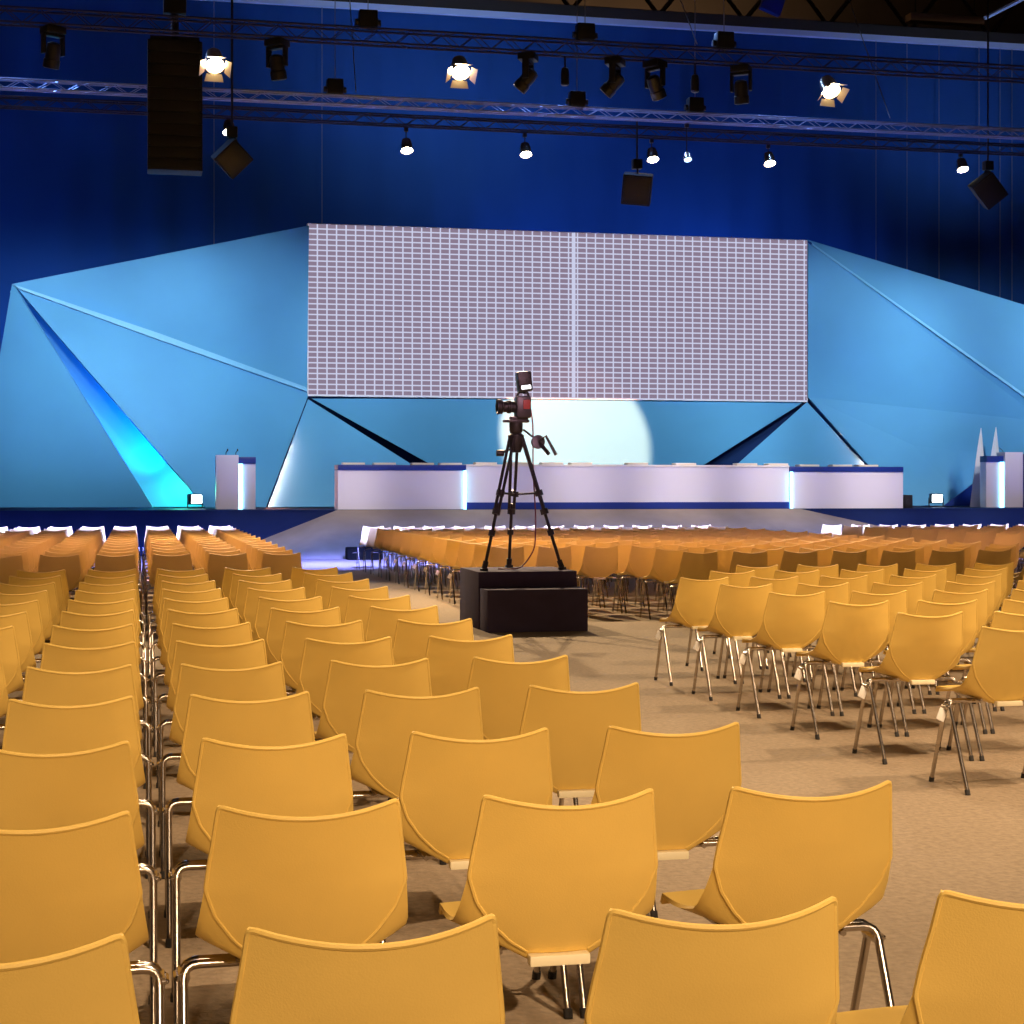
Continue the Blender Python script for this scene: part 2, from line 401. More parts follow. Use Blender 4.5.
# tripod
def Pt(px, py, u): return P(px, py, u)
uc = u0 + .42 + .55
apex = P(516, 438, uc)
T = thing('camera_tripod', 'tall black tripod with a pan handle on the dark platform', 'tripod', (apex.x, uc, z2))
o = Vector((apex.x, uc, z2))
def rel(v): return Vector(v) - o
feet = [P(484, 566, u0 + .62), P(509, 563, u0 + 1.35), P(562, 566, u0 + .75)]
for f in feet: f.z = z2
apz = apex.z
for f in feet:
    a = Vector((apex.x, uc, apz)) + (Vector((f.x, f.y, 0)) - Vector((apex.x, uc, 0))).normalized() * .07
    d = f - a; side = d.cross(Vector((0, 0, 1))).normalized()
    lg = newbm()
    for s in (-.034, .034): tube(lg, [rel(a + side * s), rel(a + d * .56 + side * s * .8)], .017, 8)
    tube(lg, [rel(a + d * .5), rel(a + d * .97)], .018, 8)
    leg = obj('leg', lg, 'black', T)
    cl = newbm()
    for k in (.42, .56, .72):
        c = rel(a + d * k); tube(cl, [c - d.normalized() * .03, c + d.normalized() * .03], .046 if k < .7 else .036, 8)
    obj('leg_clamp', cl, 'graph', leg)
    ft = newbm(); tube(ft, [rel(a + d * .93), rel(f + Vector((0, 0, .02)))], .03, 8); bevel_box(ft, rel(f) + Vector((-.04, -.04, 0)), rel(f) + Vector((.04, .04, .03)), .008)
    obj('foot', ft, 'rubber', leg)
# mid spreader
sp = newbm(); hub = Vector((apex.x, uc, apz)) + Vector((0, 0, -.62))
for f in feet:
    a = Vector((apex.x, uc, apz)); tube(sp, [rel(hub), rel(a + (f - a) * .42)], .012, 6)
tube(sp, [rel(hub + Vector((0, 0, -.03))), rel(hub + Vector((0, 0, .03)))], .03, 8)
obj('spreader', sp, 'black', T)
hd = newbm()
lathe(hd, [(.05, -.16), (.075, -.1), (.09, 0), (.09, .03), (.06, .05), (.075, .08), (.075, .17), (.05, .18)], Matrix.Translation(rel(apex)), 18)
bevel_box(hd, rel(apex) + Vector((-.14, -.06, .17)), rel(apex) + Vector((.14, .06, .2)), .01)
obj('fluid_head', hd, 'black', T)
kb = newbm(); q = rel(P(501, 453, uc)); tube(kb, [rel(apex) + Vector((-.05, 0, -.12)), q], .014, 6); tube(kb, [q - Vector((.05, 0, 0)), q + Vector((.03, 0, 0))], .035, 10); obj('lock_knob', kb, 'black', T)
ph = newbm(); a = rel(apex) + Vector((.08, -.02, .09)); q1 = rel(P(538, 441, uc - .15)); q2 = rel(P(556, 455, uc - .3))
tube(ph, [a, q1, rel(P(546, 436, uc - .25)), q2], [.012, .012, .014, .02], 8)
hnd = obj('pan_handle', ph, 'black', T)
zc = newbm(); lathe(zc, [(.05, -.025), (.075, -.02), (.075, .02), (.05, .025)], Matrix.Translation(q1 + Vector((0, 0, -.01))) @ Matrix.Rotation(R(80), 4, 'X'), 16)
tube(zc, [q1, q1 + (q2 - q1) * .8 + Vector((-.04, 0, -.02))], .022, 8); obj('zoom_control', zc, 'graph', hnd)
# video camera
cb = P(517, 420, uc) + Vector((0, 0, .018)); CV = thing('video_camera', 'black broadcast camera with lens pointing left on the tripod', 'video camera', cb)
k = (uc * ct + apex.x * st) / F
bm = newbm(); bevel_box(bm, (-.02, -.09, .0), (.145, .09, .245), .025); bevel_box(bm, (-.08, -.05, -.015), (.12, .05, .02), .008); body = obj('camera_body', bm, 'graph', CV)
bm = newbm(); bevel_box(bm, (.05, -.094, .10), (.13, -.085, .20), .004); obj('side_badge', bm, 'red', body)
bm = newbm(); mt = Matrix.Translation((-.02, 0, .125)) @ Matrix.Rotation(R(-90), 4, 'Y')
lathe(bm, [(.06, -.01), (.062, .05), (.072, .055), (.072, .09), (.06, .095), (.06, .14), (.08, .15), (.085, .205), (.075, .205), (.06, .19)], mt, 22); obj('lens', bm, 'black', CV)
bm = newbm(); tube(bm, bend([(.0, 0, .24), (.02, 0, .29), (.12, 0, .29), (.13, 0, .24)], .03), .014, 8); obj('carry_handle', bm, 'black', CV)
bm = newbm(); mt = Matrix.Translation((.085, 0, .275)) @ Matrix.Rotation(R(-6), 4, 'Y')
bevel_box(bm, (-.07, -.08, .02), (.085, .08, .24), .02, mt); tube(bm, [(.085, 0, .27), (.085, 0, .33)], .02, 8); vf = obj('viewfinder', bm, 'black', CV)
bm = newbm(); bevel_box(bm, (-.045, -.086, .045), (.06, -.078, .085), .004, mt); obj('lit_display', bm, 'led', vf)
# camera cable down to the platform
bm = newbm()
q = [cb + Vector((.156, 0, .1)), P(533, 425, uc), P(533, 470, uc), P(536, 520, uc - .05), P(535, 548, uc - .1), P(528, 560, uc - .12)]
e = P(520, 567, uc - .2); e.z = z2 + .012; q.append(e); e2 = P(498, 567, uc - .15); e2.z = z2 + .012; q.append(e2)
tube(bm, bend(q, .15, 5), .008, 6)
tag(obj('camera_cable', bm, 'redcable'), 'thin red brown cable hanging from the camera to the platform', 'cable')

# ------------------------------------------------------------------ chairs
def lerp(a, b, t): return a + (b - a) * t
BEAD = []
def shell_bm(nx=10, nr=3, nq=10):
    prof = [(.82, .190, -.250), (.75, .199, -.231), (.69, .208, -.212), (.635, .215, -.194), (.575, .195, -.172), (.52, .157, -.150), (.475, .112, -.131), (.447, .070, -.118)]
    rows = []
    for (a, b) in zip(prof, prof[1:]):
        for i in range(nr if a[0] > .63 else 1):
            n_ = nr if a[0] > .63 else 1; t = i / n_; rows.append(tuple(lerp(a[j], b[j], t) for j in range(3)))
    rows.append(prof[-1])
    iw = next(i for i, r in enumerate(rows) if abs(r[0] - .635) < 1e-6)
    bm = newbm(); N = nx; grid = []
    def bp(row, s):
        z, w, y = row; f = (z - .447) / (.82 - .447)
        dep = .010 + .046 * min(1, f * 1.5)
        zz = z - (.024 * (1 - s * s) * max(0, (f - .55) / .45) ** 1.5)
        return Vector((s * w, y - dep * (1 - s * s) + dep * .55, zz))
    for row in rows: grid.append([bm.verts.new(bp(row, -1 + 2 * i / N)) for i in range(N + 1)])
    for a, b in zip(grid, grid[1:]):
        for i in range(N): bm.faces.new((a[i], a[i + 1], b[i + 1], b[i]))
    # rounded bead round the edge of the back
    if nx > 5:
        path = [g[0].co for g in grid[::-1]] + [v.co for v in grid[0][1:-1]] + [g[-1].co for g in grid]
        cx_ = Vector((0, -.19, .63)); bead = [p + Vector((0, -.003, 0)) + (cx_ - p) * .006 for p in path]
        bead_bm = newbm(); tube(bead_bm, bend(bead, .012, 3), .0056, 7)
        bead_me = bpy.data.meshes.new('t'); bmesh.ops.recalc_face_normals(bead_bm, faces=bead_bm.faces[:]); bead_bm.to_mesh(bead_me); bead_bm.free(); BEAD.append(bead_me)
    # seat bowl: starts along the crease, swells to a wide U, runs out to the front edge
    sm_ = newbm()
    rear = [g[0].co.copy() for g in grid[iw:-1]] + [v.co.copy() for v in grid[-1]] + [g[-1].co.copy() for g in grid[iw:-1]][::-1]
    prev = None; qa = .17; qs = [0, .03, .07, .12, .17] + [.17 + .83 * (k + 1) / nq for k in range(nq)] + [1.04] if nq > 5 else [0, .06, .17, .45, .75, 1, 1.04]
    for q in qs:
        cur = []
        for p in rear:
            sg = 1 if p.x >= 0 else -1; e = max(0.0, (p.z - .447) / .188)
            xu = sg * (abs(p.x) + (.228 - abs(p.x)) * (1 - (1 - e) ** 1.8)) if e > 0 else p.x
            U = Vector((xu, -.105 + .03 * e, .434 + .085 * max(0, (abs(xu) - .07) / .158)))
            Fp = Vector((xu / .228 * .208, .25 - .02 * (xu / .228) ** 2, .475))
            if q <= qa:
                t = q / qa; tt = math.sin(t * math.pi / 2)
                v = Vector((lerp(p.x, U.x, tt), lerp(p.y + .002, U.y, t), lerp(p.z, U.z, tt * .75 + t * .25)))
            else:
                t = min(1, (q - qa) / (1 - qa)); v = U.lerp(Fp, t); v.z -= .016 * math.sin(math.pi * t) * (1 - .4 * (xu / .228) ** 2)
                if q > 1: v.y += .012; v.z -= .022
            cur.append(sm_.verts.new(v))
        if prev:
            for i in range(len(rear) - 1): sm_.faces.new((prev[i], prev[i + 1], cur[i + 1], cur[i]))
        prev = cur
    me = bpy.data.meshes.new('t'); bmesh.ops.recalc_face_normals(sm_, faces=sm_.faces[:]); sm_.to_mesh(me); sm_.free()
    bmesh.ops.recalc_face_normals(bm, faces=bm.faces[:]); bm.from_mesh(me); bpy.data.meshes.remove(me)
    return bm
def solid(bm, th):
    me = bpy.data.meshes.new('t'); bm.to_mesh(me); bm.free()
    o_ = bpy.data.objects.new('t', me); C.objects.link(o_); md = o_.modifiers.new('s', 'SOLIDIFY'); md.thickness = th; md.offset = 0; md.use_even_offset = True
    dg = bpy.context.evaluated_depsgraph_get(); ev = o_.evaluated_get(dg)
    m2 = bpy.data.meshes.new_from_object(ev); b2 = newbm(); b2.from_mesh(m2)
    bpy.data.objects.remove(o_); bpy.data.meshes.remove(me); bpy.data.meshes.remove(m2)
    return b2
LX = .256
def leg_pts(sx, front):
    y0 = .030 if front else -.004; yf = .19 if front else -.20
    return bend([(sx * .14, y0, .432), (sx * LX, y0, .432), (sx * LX, yf, .012)], .035, 4)
sb_ = solid(shell_bm(), .010); sb_.from_mesh(BEAD[0]); bpy.data.meshes.remove(BEAD[0])
shell_me = finish_mesh(sb_, 'seat_shell', 'yellow', 28, fix=False)
shell_lo = finish_mesh(solid(shell_bm(4, 1, 5), .009), 'seat_shell_far', 'yellow', 28, fix=False)
bm = newbm(); bevel_box(bm, (-.070, -.146, .418), (.070, -.112, .443), .006)
lip_me = finish_mesh(bm, 'rear_lip', 'cream')
bm = newbm()
for y in (.030, -.004): tube(bm, [(-.16, y, .432), (.16, y, .432)], .0105, 8)
bevel_box(bm, (-.06, -.04, .437), (.06, .07, .452), .004)
for s in (-1, 1):
    tube(bm, [(s * .13, -.1, .445), (s * .14, .16, .455)], .008, 6)
frame_me = finish_mesh(bm, 'under_frame', 'chrome')
leg_me = []; cap_me = []
for s in (-1, 1):
    for fr in (True, False):
        bm = newbm(); p_ = leg_pts(s, fr); tube(bm, p_, .0105, 10); leg_me.append(finish_mesh(bm, 'leg', 'chrome', 50))
        bm = newbm(); d_ = (p_[-1] - p_[-2]).normalized(); tube(bm, [p_[-1] - d_ * .014, (p_[-1].x, p_[-1].y + d_.y * .01, .0)], .0135, 8); cap_me.append(finish_mesh(bm, 'foot_cap', 'rubber'))
link_me = []
for s in (-1, 1):
    bm = newbm(); tube(bm, bend([(s * (LX - .005), -.02, .405), (s * (LX + .016), -.02, .405), (s * (LX + .016), .045, .405), (s * (LX - .005), .045, .405)], .012, 3), .006, 6)
    tube(bm, [(s * LX, -.022, .405), (s * LX, .048, .405)], .015, 8)
    link_me.append(finish_mesh(bm, 'row_connector', 'chrome'))
bm = newbm(); bevel_box(bm, (-.022, -.003, -.032), (.022, .003, .032), .002, Matrix.Translation((-LX - .032, .01, .365)) @ Matrix.Rotation(R(28), 4, 'Y') @ Matrix.Rotation(R(-12), 4, 'X'))
tag_me = finish_mesh(bm, 'row_tag', 'tag')
# single mesh version for the far back
def far_mesh():
    b = newbm(); b.from_mesh(shell_lo); nf = len(b.faces)
    for f in b.faces: f.material_index = 0
    for s in (-1, 1):
        for fr in (True, False):
            p_ = leg_pts(s, fr); tube(b, [p_[0], p_[4], p_[-1]], .0105, 5)
    b.faces.ensure_lookup_table()
    for f in b.faces[nf:]: f.material_index = 1
    me = bpy.data.meshes.new('far_chair'); b.to_mesh(me); b.free(); me.materials.append(M['yellow']); me.materials.append(M['chrome']); return me
far_me = far_mesh()

def proto(level, tagged):
    t = thing('stacking_chair', 'yellow shell chair', 'chair')
    link('seat_shell', shell_me if level < 2 else shell_lo, t)
    l = link('rear_lip', lip_me, t); l['label'] = 'strip under the backrest, coloured cream as a highlight'
    if level < 2: link('under_frame', frame_me, t)
    for i in range(4):
        lg = link('leg', leg_me[i], t)
        if level == 0: link('foot_cap', cap_me[i], lg)
    if level == 0:
        for q in link_me: link('row_connector', q, t)
    if tagged: 
        g = link('row_tag', tag_me, t); g['label'] = 'small white row tag'
    return t
PRO = {}
CH = []   # (x, y, rot, block, row, seat)
PIT = 1.003
for k in range(13):
    for c in range(-6, 3): CH.append((.359 + .566 * c, 2.572 + PIT * k + .25, 'A', k, 2 - c))
for k in range(15):
    for c in range(-6, 3): CH.append((.359 + .570 * c, 18.03 + 1.0 * k + .25, 'A2', k, 2 - c))
for j in range(8):
    for c in range(0, 16):
        if j == 6 and c < 1 or j == 7 and c < 2: continue
        CH.append((4.205 + .572 * c, 7.535 + .948 * j + .25, 'B', j, c))
for j in range(-2, 13):
    for c in range(0, 12):
        if j < 0 and c < 3: continue
        x = 4.25 + .566 * c; CH.append((x, 19.5 + .967 * j - .05 * (x - 4.185) + .25, 'C', j + 2, c))
for j in range(-2, 13):
    for c in range(0, 12):
        x = 13.1 + .572 * c; CH.append((x, 19.5 + .967 * j - .05 * (x - 4.185) + .25, 'D', j + 2, c))
keep = []
for (x, y, b, r, s) in CH:
    xs = [proj((x + dx, y + dy, z)) for dx in (-.25, .25) for dy in (-.2, .2) for z in (0, .45, .82)]
    if min(q[0] for q in xs) > 1022 or max(q[0] for q in xs) < 2 or min(q[1] for q in xs) > 1018: continue
    keep.append((proj((x, y, .6))[2], x, y, b, r, s))
keep.sort()
BL = {'A': 'near left block', 'B': 'near right block', 'A2': 'far left block', 'C': 'far middle block', 'D': 'far right block'}
GR = {'A': 'chairs of the near left block', 'B': 'chairs of the near right block', 'A2': 'chairs of the far left block', 'C': 'chairs of the far middle block', 'D': 'chairs of the far right block'}
def ordn(i, last=None): return onames[i]
NIND = 300
stuff = []
for n_, (d, x, y, b, r, s) in enumerate(keep):
    jit = random.uniform(-.006, .006); rz = random.uniform(-.008, .008)
    loc = (x + jit, y + random.uniform(-.012, .012), 0)
    if n_ >= NIND: stuff.append((loc, rz)); continue
    lv = 0 if d < 16.5 else (1 if d < 22 else 2)
    tg = (b in ('B', 'C') and s == 0)
    seat = 'aisle end' if s == 0 else ('%s seat from the aisle' % ordn(s))
    lab = 'yellow shell chair, %s, %s row back-to-front, %s' % (seat, ordn(r), BL[b])
    if s == 0: lab = 'yellow shell chair at the aisle end of the %s row from camera, %s' % (ordn(r), BL[b])
    else: lab = 'yellow shell chair %s from the aisle, %s row from camera, %s' % (ordn(s), ordn(r), BL[b])
    key = (lv, tg)
    if key not in PRO:
        o_ = proto(lv, tg); PRO[key] = o_; o_.location = loc; o_.rotation_euler = (0, 0, rz); o_['label'] = lab; o_['group'] = GR[b]
    else:
        dup(PRO[key], loc, (0, 0, rz), lab, GR[b])
bm = newbm()
for loc, rz in stuff:
    n0 = len(bm.verts); bm.from_mesh(far_me); bm.verts.ensure_lookup_table()
    mt = Matrix.Translation(loc) @ Matrix.Rotation(rz, 4, 'Z')
    bmesh.ops.transform(bm, matrix=mt, verts=bm.verts[n0:])
me = bpy.data.meshes.new('chair_rows'); bm.to_mesh(me); bm.free(); me.materials.append(M['yellow']); me.materials.append(M['chrome'])
tag(link('chair_rows', me), 'packed rows of small yellow chairs closest to the stage', 'chairs', kind='stuff')
print('chairs', len(keep), 'stuff', len(stuff), 'last individual d', keep[NIND - 1][0] if len(keep) > NIND else None)

# ------------------------------------------------------------------ trusses and things hanging from them
TR = {}
def truss(px, py, u, lab, m, half=.12, step=.28, chords=4):
    q = P(px, py, u); z = q.z; TR[u] = z
    t = thing('lighting_truss', lab, 'truss', (12, u, z))
    a, b = -20, 22
    cs = [(-half, -half), (half, -half), (half, half), (-half, half)]
    for (y_, z_) in cs:
        bm = newbm(); tube(bm, [(a, y_, z_), (b, y_, z_)], .020, 8); obj('chord', bm, m, t)
    bm = newbm(); x = a; k = 0
    while x < b - step:
        s = 1 if k % 2 == 0 else -1
        for (y_, z_), (y2, z2_) in ((cs[0], cs[3]), (cs[1], cs[2]), (cs[0], cs[1]), (cs[3], cs[2])):
            A_, B_ = ((y_, z_), (y2, z2_)) if s > 0 else ((y2, z2_), (y_, z_))
            tube(bm, [(x, *A_), (x + step, *B_)], .008, 4, False)
        x += step; k += 1
    obj('bracing', bm, m, t)
    return z
U1, U2, U3 = 29.0, 33.0, 35.0
Z1 = truss(512, 45, U1, 'upper dark lighting truss carrying the bright lamps', 'darktruss')
Z2 = truss(512, 109, U2, 'shiny aluminium lighting truss across the curtain', 'truss', .085)
Z3 = truss(512, 126, U3, 'dark truss just below the shiny aluminium truss', 'darktruss', .10)
# suspension cables with hoists
def hoist(px, u, z, lab):
    x = VX(px, u); t = thing('chain_hoist', lab, 'hoist', (x, u, z + (.106 if u == U2 else .141)))
    bm = newbm(); bevel_box(bm, (-.16, -.12, 0), (.16, .12, .3), .03); tube(bm, [(-.22, 0, .1), (.22, 0, .1)], .06, 8); obj('motor', bm, 'black', t)
    bm = newbm(); tube(bm, [(0, 0, .28), (0, 0, 21 - z - .17)], .008, 5); obj('chain', bm, 'cable', t)
for px, lab in ((335, 'black chain hoist on the shiny truss, left of centre'), (577, 'black chain hoist on the shiny truss, near the middle'), (695, 'black chain hoist on the shiny truss above the blue lamp')): hoist(px, U2, Z2, lab)
for px, lab in ((368, 'black chain hoist on the upper truss, left'), (585, 'black chain hoist on the upper truss, middle'), (724, 'black chain hoist on the upper truss, right of middle')): hoist(px, U1, Z1, lab)
# drop lines in front of the curtain at the right
CBL = [(876, 150, 300), (907, 150, 300), (939, 150, 300), (979, 120, 300), (1000, 120, 300), (1012, 120, 300), (214, 170, 260), (322, 130, 230)]
wn = ['leftmost of the thin lines', 'second of the thin lines from the left', 'third of the thin lines', 'fourth of the thin lines', 'fifth of the thin lines', 'rightmost thin line']
for i, (px, ya, yb) in enumerate(CBL):
    u = CUR - .2; x = VX(px, u); bm = newbm(); tube(bm, [(x, u, 14.78), (x, u, SZ)], .009, 5)
    lab = (wn[i] + ' hanging before the curtain at right') if i < 6 else ('thin line hanging before the curtain under the speaker column' if i == 6 else 'thin line hanging before the curtain above the screen corner')
    tag(obj('hanging_line', bm, 'cable'), lab, 'cable', 'thin lines before the curtain')

for (xa, ya, xb, yb, lab) in ((349, -12, 356, 92, 'thin slanting cable rising from the shiny truss, left of centre'), (856, 20, 890, 118, 'thin slanting cable rising from the shiny truss at right'), (676, -12, 697, 44, 'thin slanting cable rising from the upper truss, right of middle')):
    u = U2 if yb > 60 else U1; a_, b_ = P(xa, ya, u + (8 if yb > 60 else 6)), P(xb, yb, u); bm = newbm(); tube(bm, [a_ + (a_ - b_) * 1.2, b_], .011, 5)
    tag(obj('slanting_cable', bm, 'cable'), lab, 'cable', 'slanting cables above the trusses')
# big lamps with barn doors
def can(label, px, py, u, zt, scale=1.0, lens='lamp', tilt=52, yaw=0, doors=True, cat='spotlight', grp='bright lamps on the upper truss'):
    q = P(px, py, u); t = thing('stage_spotlight' if doors else 'pendant_spotlight', label, cat, q, (0, 0, R(yaw)), grp)
    mt = Matrix.Rotation(R(90 + tilt), 4, 'X') @ Matrix.Scale(scale, 4)
    bm = newbm(); lathe(bm, [(.05, -.36), (.12, -.33), (.15, -.2), (.16, -.02), (.17, 0), (.155, -.005), (.14, -.03)], mt, 20); hs = obj('housing', bm, 'chrome' if not doors else 'copper_glow', t)  # warm housing tint carries the glow of the lens
    bm = newbm(); lathe(bm, [(.143, -.028), (.14, -.008), (.09, .012), (.02, .018)], mt, 20); obj('lens', bm, lens, t)
    if doors:
        for k in range(4):
            a = k * math.pi / 2; mk = mt @ Matrix.Rotation(a, 4, 'Z') @ Matrix.Translation((0, .165, 0)) @ Matrix.Rotation(R(-46), 4, 'X')
            bm = newbm(); vs = [(-.13, 0, 0), (.13, 0, 0), (.16, 0, .13), (-.16, 0, .13)]
            A_ = [bm.verts.new(mk @ Vector(v)) for v in vs]; B_ = [bm.verts.new(mk @ (Vector(v) + Vector((0, .006, 0)))) for v in vs]
            bm.faces.new(A_); bm.faces.new(B_[::-1])
            for i in range(4): bm.faces.new((A_[i], A_[(i+1) % 4], B_[(i+1) % 4], B_[i]))
            obj('barn_door', bm, 'copper_glow', t)
    h = zt - q.z - (.141 if u == U1 else .121 if u == U3 else .105); w = .2 * scale
    bm = newbm()
    if doors:
        tube(bm, bend([(-w, .05, .02), (-w, .05, min(.42, h * .7)), (w, .05, min(.42, h * .7)), (w, .05, .02)], .05), .014, 6)
        tube(bm, [(0, .05, min(.42, h * .7)), (0, .05, h - .03)], .016, 6); bevel_box(bm, (-.05, 0, h - .1), (.05, .1, h), .01)
    else:
        e_ = mt @ Vector((0, 0, -.33)); tube(bm, bend([e_, (0, e_.y, h * .6), (0, e_.y, h - .03)], .05), .012, 6); bevel_box(bm, (-.04, e_.y - .04, h - .08), (.04, e_.y + .04, h), .01); obj('yoke', bm, 'black', t)
    return q
LP = [can('brightest lamp at left, beside the black speaker column', 215, 66, U1, Z1, 1.0, yaw=4),
      can('bright lamp hanging over the left half of the screen', 461, 73, U1, Z1, 1.0),
      can('bright lamp hanging over the right end of the screen', 832, 92, U1, Z1, 1.0, yaw=10)]
SM = [(229, 133, 'small lit pendant lamp above the tilted speaker at left'), (407, 151, 'small lit pendant lamp over the left part of the screen'), (526, 155, 'small lit pendant lamp over the screen middle'), (653, 160, 'small lit pendant lamp beside the hanging black speaker'), (770, 164, 'small lit pendant lamp over the right part of the screen'), (963, 170, 'small lit pendant lamp above the tilted speaker at far right')]
for px, py, lab in SM: can(lab, px, py, U3, Z3, .8, 'lampw', 66, 0, False, 'pendant lamp', 'pendant lamps below the trusses')
can('tiny blue lit lamp hanging under the shiny truss', 688, 160, U2, Z2, .5, 'lampb', 60, 0, False, 'pendant lamp', 'pendant lamps below the trusses')
# moving heads
def moving(px, py, lab, tilt, yaw):
    x = VX(px, U1); t = thing('moving_spotlight', lab, 'stage light', (x, U1, Z1 - .141), (0, 0, R(yaw)), 'moving head lights on the upper truss')
    bm = newbm(); bevel_box(bm, (-.17, -.15, -.12), (.17, .15, 0), .02); obj('base', bm, 'black', t)
    bm = newbm()
    for s in (-1, 1): bevel_box(bm, (s * .17 - .025, -.06, -.46), (s * .17 + .025, .06, -.13), .02)
    bevel_box(bm, (-.19, -.06, -.165), (.19, .06, -.115), .01)
    obj('yoke', bm, 'black', t)
    bm = newbm(); mt = Matrix.Translation((0, 0, -.42)) @ Matrix.Rotation(R(tilt), 4, 'X')
    lathe(bm, [(.05, .17), (.11, .14), (.125, .03), (.12, -.1), (.135, -.12), (.135, -.25), (.11, -.26)], mt, 18); hdx = obj('lamp_head', bm, 'graph', t)
    bm = newbm(); lathe(bm, [(.10, -.25), (.10, -.266)], mt, 18); obj('lens', bm, 'graph', hdx)
for px, lab, ti, ya in ((53, 'dark moving head light at the far left of the upper truss', 18, 30), (277, 'dark moving head light right of the black speaker column', 15, -40), (528, 'dark moving head light nearest the middle of the upper truss', 42, 62), (615, 'dark moving head light, left one of the close pair', 46, 58), (655, 'dark moving head light, right one of the close pair', 32, -55), (741, 'dark moving head light at the right of the upper truss', 14, -35)):
    moving(px, 0, lab, ti, ya)
for px, lab in ((565, 'narrow dark cylinder lamp between the moving heads'), (695, 'narrow dark cylinder lamp left of the rightmost moving head')):
    x = VX(px, U1); t = thing('cylinder_lamp', lab, 'stage light', (x, U1, Z1 - .141), group='narrow cylinder lamps')
    bm = newbm(); lathe(bm, [(.05, -.52), (.075, -.5), (.075, -.3), (.06, -.22), (.03, -.2)], None, 14); obj('housing', bm, 'graph', t)
    bm = newbm(); tube(bm, [(0, 0, -.22), (0, 0, -.001)], .018, 6); obj('hanger', bm, 'black', t)

# line array
u = 30.5; q0 = P(175, 40, u); q1 = P(175, 172, u); w = (VX(203, u) - VX(148, u)) / 2; H = q0.z - q1.z
t = thing('line_array_speaker', 'tall black column of stacked loudspeakers at upper left', 'loudspeaker', (q0.x, u, q0.z))
nn = 11; ch = H / nn
for i in range(nn):
    bm = newbm(); tilt = -.004 * i; off = .004 * i * i * .35
    bevel_box(bm, (-w, 0 - off, -ch * (i + 1) + .008), (w, .5 - off, -ch * i), .012); cb_ = obj('speaker_cabinet', bm, 'blackbox', t)
    for s in (-1, 1):
        bm = newbm(); bevel_box(bm, (s * (w - .035) - .012, -off - .012, -ch * (i + 1) + .04), (s * (w - .035) + .012, -off, -ch * i - .03), .003)
        obj('rigging_bar', bm, 'graph', cb_)
bm = newbm(); box(bm, (-w * .9, .05, 0), (w * .9, .12, .08)); box(bm, (-w * .9, .38, 0), (w * .9, .45, .08)); box(bm, (-.05, .05, .0), (.05, .45, .1)); tube(bm, [(0, .25, .05), (0, .25, .9)], .07, 8); bevel_box(bm, (-.2, .1, .5), (.2, .4, .8), .03); obj('flying_frame', bm, 'black', t)
bm = newbm(); tube(bm, [(0, .25, .8), (0, .25, 21 - q0.z)], .015, 6); obj('chain', bm, 'cable', t)
# hanging speakers
def spk(lab, px, py, u, w, h, rx, ry, rz, zt):
    q = P(px, py, u); t = thing('hanging_loudspeaker', lab, 'loudspeaker', q, group='single hanging loudspeakers')
    mt = Matrix.Rotation(R(rz), 4, 'Z') @ Matrix.Rotation(R(ry), 4, 'Y') @ Matrix.Rotation(R(rx), 4, 'X')
    bm = newbm(); bevel_box(bm, (-w, -w * .7, -h), (w, w * .7, h), .03, mt); cab = obj('cabinet', bm, 'blackbox', t)
    bm = newbm(); bevel_box(bm, (-w * .88, -w * .7 - .012, -h * .88), (w * .88, -w * .7 + .002, h * .88), .01, mt); obj('grille', bm, 'black', cab)
    top = mt @ Vector((0, 0, h * .8)); bm = newbm(); tube(bm, [top, (0, 0, h + .22), (0, 0, zt - q.z)], .022, 6); bevel_box(bm, (-.1, -.08, h + .1), (.1, .08, h + .3), .02); obj('hanging_bracket', bm, 'black', t)
spk('tilted black speaker hanging just right of the speaker column', 232, 158, 31.5, .26, .27, 25, 40, 25, 21)
spk('black speaker hanging upright over the screen, right of middle', 637, 189, 33.6, .30, .31, 18, 6, -18, Z3)
spk('tilted black speaker hanging at the far right', 988, 190, 33.6, .27, .32, 22, -38, -25, 21)

# ------------------------------------------------------------------ light
def spot(loc, to, e, col, ang, blend=.6, rad=.25):
    l = bpy.data.lights.new('spot', 'SPOT'); l.energy = e; l.color = col; l.spot_size = R(ang); l.spot_blend = blend; l.shadow_soft_size = rad
    o_ = bpy.data.objects.new('spot_lamp', l); C.objects.link(o_); o_.location = loc
    o_.rotation_euler = (Vector(to) - Vector(loc)).to_track_quat('-Z', 'Y').to_euler(); return o_
WARM = (1, .69, .42); COOL = (.72, .82, 1); BLUE = (.08, .32, 1)
# house lights from the back of the hall on the near seats
for x in (-3, 0, 3, 6, 9, 12):
    spot((x + 1.5, -6.5, 6.5), (x, 4.5, 1.0), 1750, WARM, 27, .3, .15)
for x in (-1, 2.2, 5.4):
    spot((x + 1, -5.5, 5.5), (x, 2.4, .5), 1250, WARM, 34, .8, .15)
spot((13, 5.5, 9), (7.0, 9.5, .2), 4300, WARM, 48, .5, .1)
spot((2.5, 3.6, 9.5), (1.4, 6, 0), 2400, WARM, 75, .6, .12)
spot((5.5, 5.0, 9), (3.6, 9.5, .2), 1800, WARM, 56, .6, .12)
# truss lamps that face the audience
for q, to in zip(LP, ((1.5, 20, 0), (4.5, 15, 0), (12, 15, 0))):
    spot((q.x, q.y - .35, q.z - .3), to, 8000, (1, .72, .42), 62, .8, .12)
spot((3.4, 29, 9), (2.5, 25, 0), 3000, (1, .80, .58), 34, .8, .12)  # extra unseen spot added to brighten the aisle floor
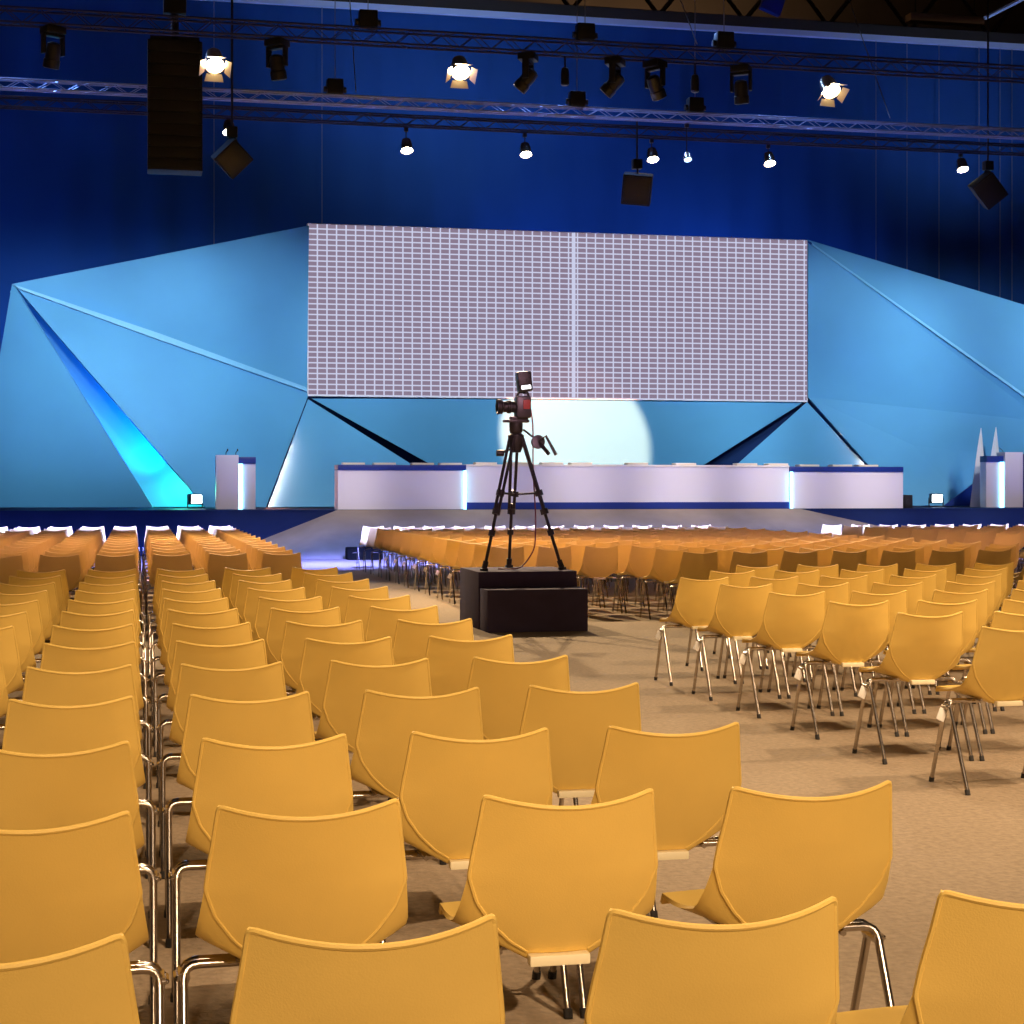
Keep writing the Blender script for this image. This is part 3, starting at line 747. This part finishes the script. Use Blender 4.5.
# cool wash over the front row and the ramp, from added unseen strips
l = bpy.data.lights.new('added_wash', 'AREA'); l.shape = 'RECTANGLE'; l.size = 34; l.size_y = .25; l.energy = 5600; l.color = (.15, .19, 1); l.spread = R(6.8)
o_ = bpy.data.objects.new('added_wash_lamp', l); C.objects.link(o_); o_.location = (10, 14, 9.2)
o_.rotation_euler = (R(90 - 24.9), 0, 0)
l = bpy.data.lights.new('added_wash', 'AREA'); l.shape = 'RECTANGLE'; l.size = 34; l.size_y = .25; l.energy = 480; l.color = (.16, .28, 1); l.spread = R(9)
o_ = bpy.data.objects.new('added_wash_lamp', l); C.objects.link(o_); o_.location = (10, 15, 9.4); o_.rotation_euler = (R(90 - 23.2), 0, 0)
# soft rose fill over the far seats from an added unseen strip
l = bpy.data.lights.new('added_wash', 'AREA'); l.shape = 'RECTANGLE'; l.size = 30; l.size_y = .3; l.energy = 130; l.color = (1, .52, .66); l.spread = R(8.5)
o_ = bpy.data.objects.new('added_wash_lamp', l); C.objects.link(o_); o_.location = (6, -7, 9.2); o_.rotation_euler = (R(90 - 15.4), 0, 0)
# wash on the tables and the deck
for x in (3.4, 6.5, 9, 11.5, 14, 16.5, 19, 22):
    spot((x, 29, 8.6), (x, 39.2, 1.4), 2900, (1, .88, .86), 24, .8, .3)
# blue wash on scenery
for x, e in ((-3, 2600), (0, 3000), (3, 3000), (8, 3500), (14, 3500), (19, 3500), (23, 3300), (27, 2200)):
    spot((x, 34.6, 8.4), (x - .5, 43.3, 4.5), e * .66, (.72, .88, 1), 54, .8, .4)
for x in (-1.5, 2, 7.5, 11, 14.5, 18): spot((x, 34.6, 8.3), (x, 43.6, 2.2), 700, (.70, .85, 1), 32, .8, .2)
# round white spot under the screen
q = P(572, 436, SC); spot((q.x - 4, 31.5, 8.2), q, 62000, (1, .33, .15), 17.0, .25, .05)
# curtain wash
for x, e in ((-5, 110), (12.5, 190), (17, 160)):
    spot((x, 42.5, 11.8), (x, 47, 8.0), e, BLUE, 110, 1, .5)
spot((-3, 44.8, 2), (-2, 47, 6.0), 900, BLUE, 110, 1, .4)
for x, e in ((11, 260), (16, 320), (20, 120)): spot((x, 45, 6.6), (x, 47, 9.2), e, BLUE, 120, 1, .3)
# unseen spots added to brighten the curtain beam and the roof
spot((8, 41, 10.5), (8, 47, 14.6), 800, (.5, .68, 1), 120, 1, .3)
spot((24, 42, 10.5), (24, 47, 14.6), 400, (.5, .68, 1), 120, 1, .3)
spot((16, 51, 12), (16, 55, 18), 1500, (1, .75, .5), 140, 1, .3)
# wedge floods
def point(loc, e, col, rad=.05):
    l = bpy.data.lights.new('point', 'POINT'); l.energy = e; l.color = col; l.shadow_soft_size = rad
    o_ = bpy.data.objects.new('point_lamp', l); C.objects.link(o_); o_.location = loc
b = base(182, 42.9); point((b.x, 42.85, SZ + .45), 75, (.10, 1, .60))
spot((b.x, 42.8, SZ + .3), P(60, 350, 43.3), 2200, (.0, .30, 1), 70, .9, .08)
# warm uplights hidden in the slots beside the low triangular panels
WH = (1, .30, .17)
def slot(lo, hi, third):
    n_ = (hi - lo).cross(third - lo).normalized()
    if n_.y > 0: n_ = -n_
    for f, e in ((.03, 16), (.16, 16), (.29, 14), (.42, 11), (.55, 8), (.68, 5)):
        point(lo.lerp(hi, f) + n_ * .13 + (lo - third).normalized() * .03, e * 1.0, WH, .03)
slot(foot(268, 43.0), P(308, 399, SC - .02), foot(479, 42.2))
slot(foot(903, 42.75), P(807, 402, SC - .02), foot(690, 42.4))
b = base(940, 41.6); spot((b.x, 41.5, SZ + .3), P(985, 470, 41.9), 120, (.1, .35, 1), 90, .9, .05)
# blue back light on the trusses
for x, e in ((-2.5, 800), (9, 900), (13.5, 900)): spot((x, 34.2, 11.6), (x + .3, 33, 9.4), e, (.22, .42, 1), 100, 1, .1)

w = bpy.data.worlds.new('world'); bpy.context.scene.world = w; w.use_nodes = True
w.node_tree.nodes['Background'].inputs[0].default_value = (.75, .46, .34, 1); w.node_tree.nodes['Background'].inputs[1].default_value = .03
vs = bpy.context.scene.view_settings
vs.view_transform = 'Standard'; vs.look = 'None'; vs.gamma = 1; vs.exposure = 0
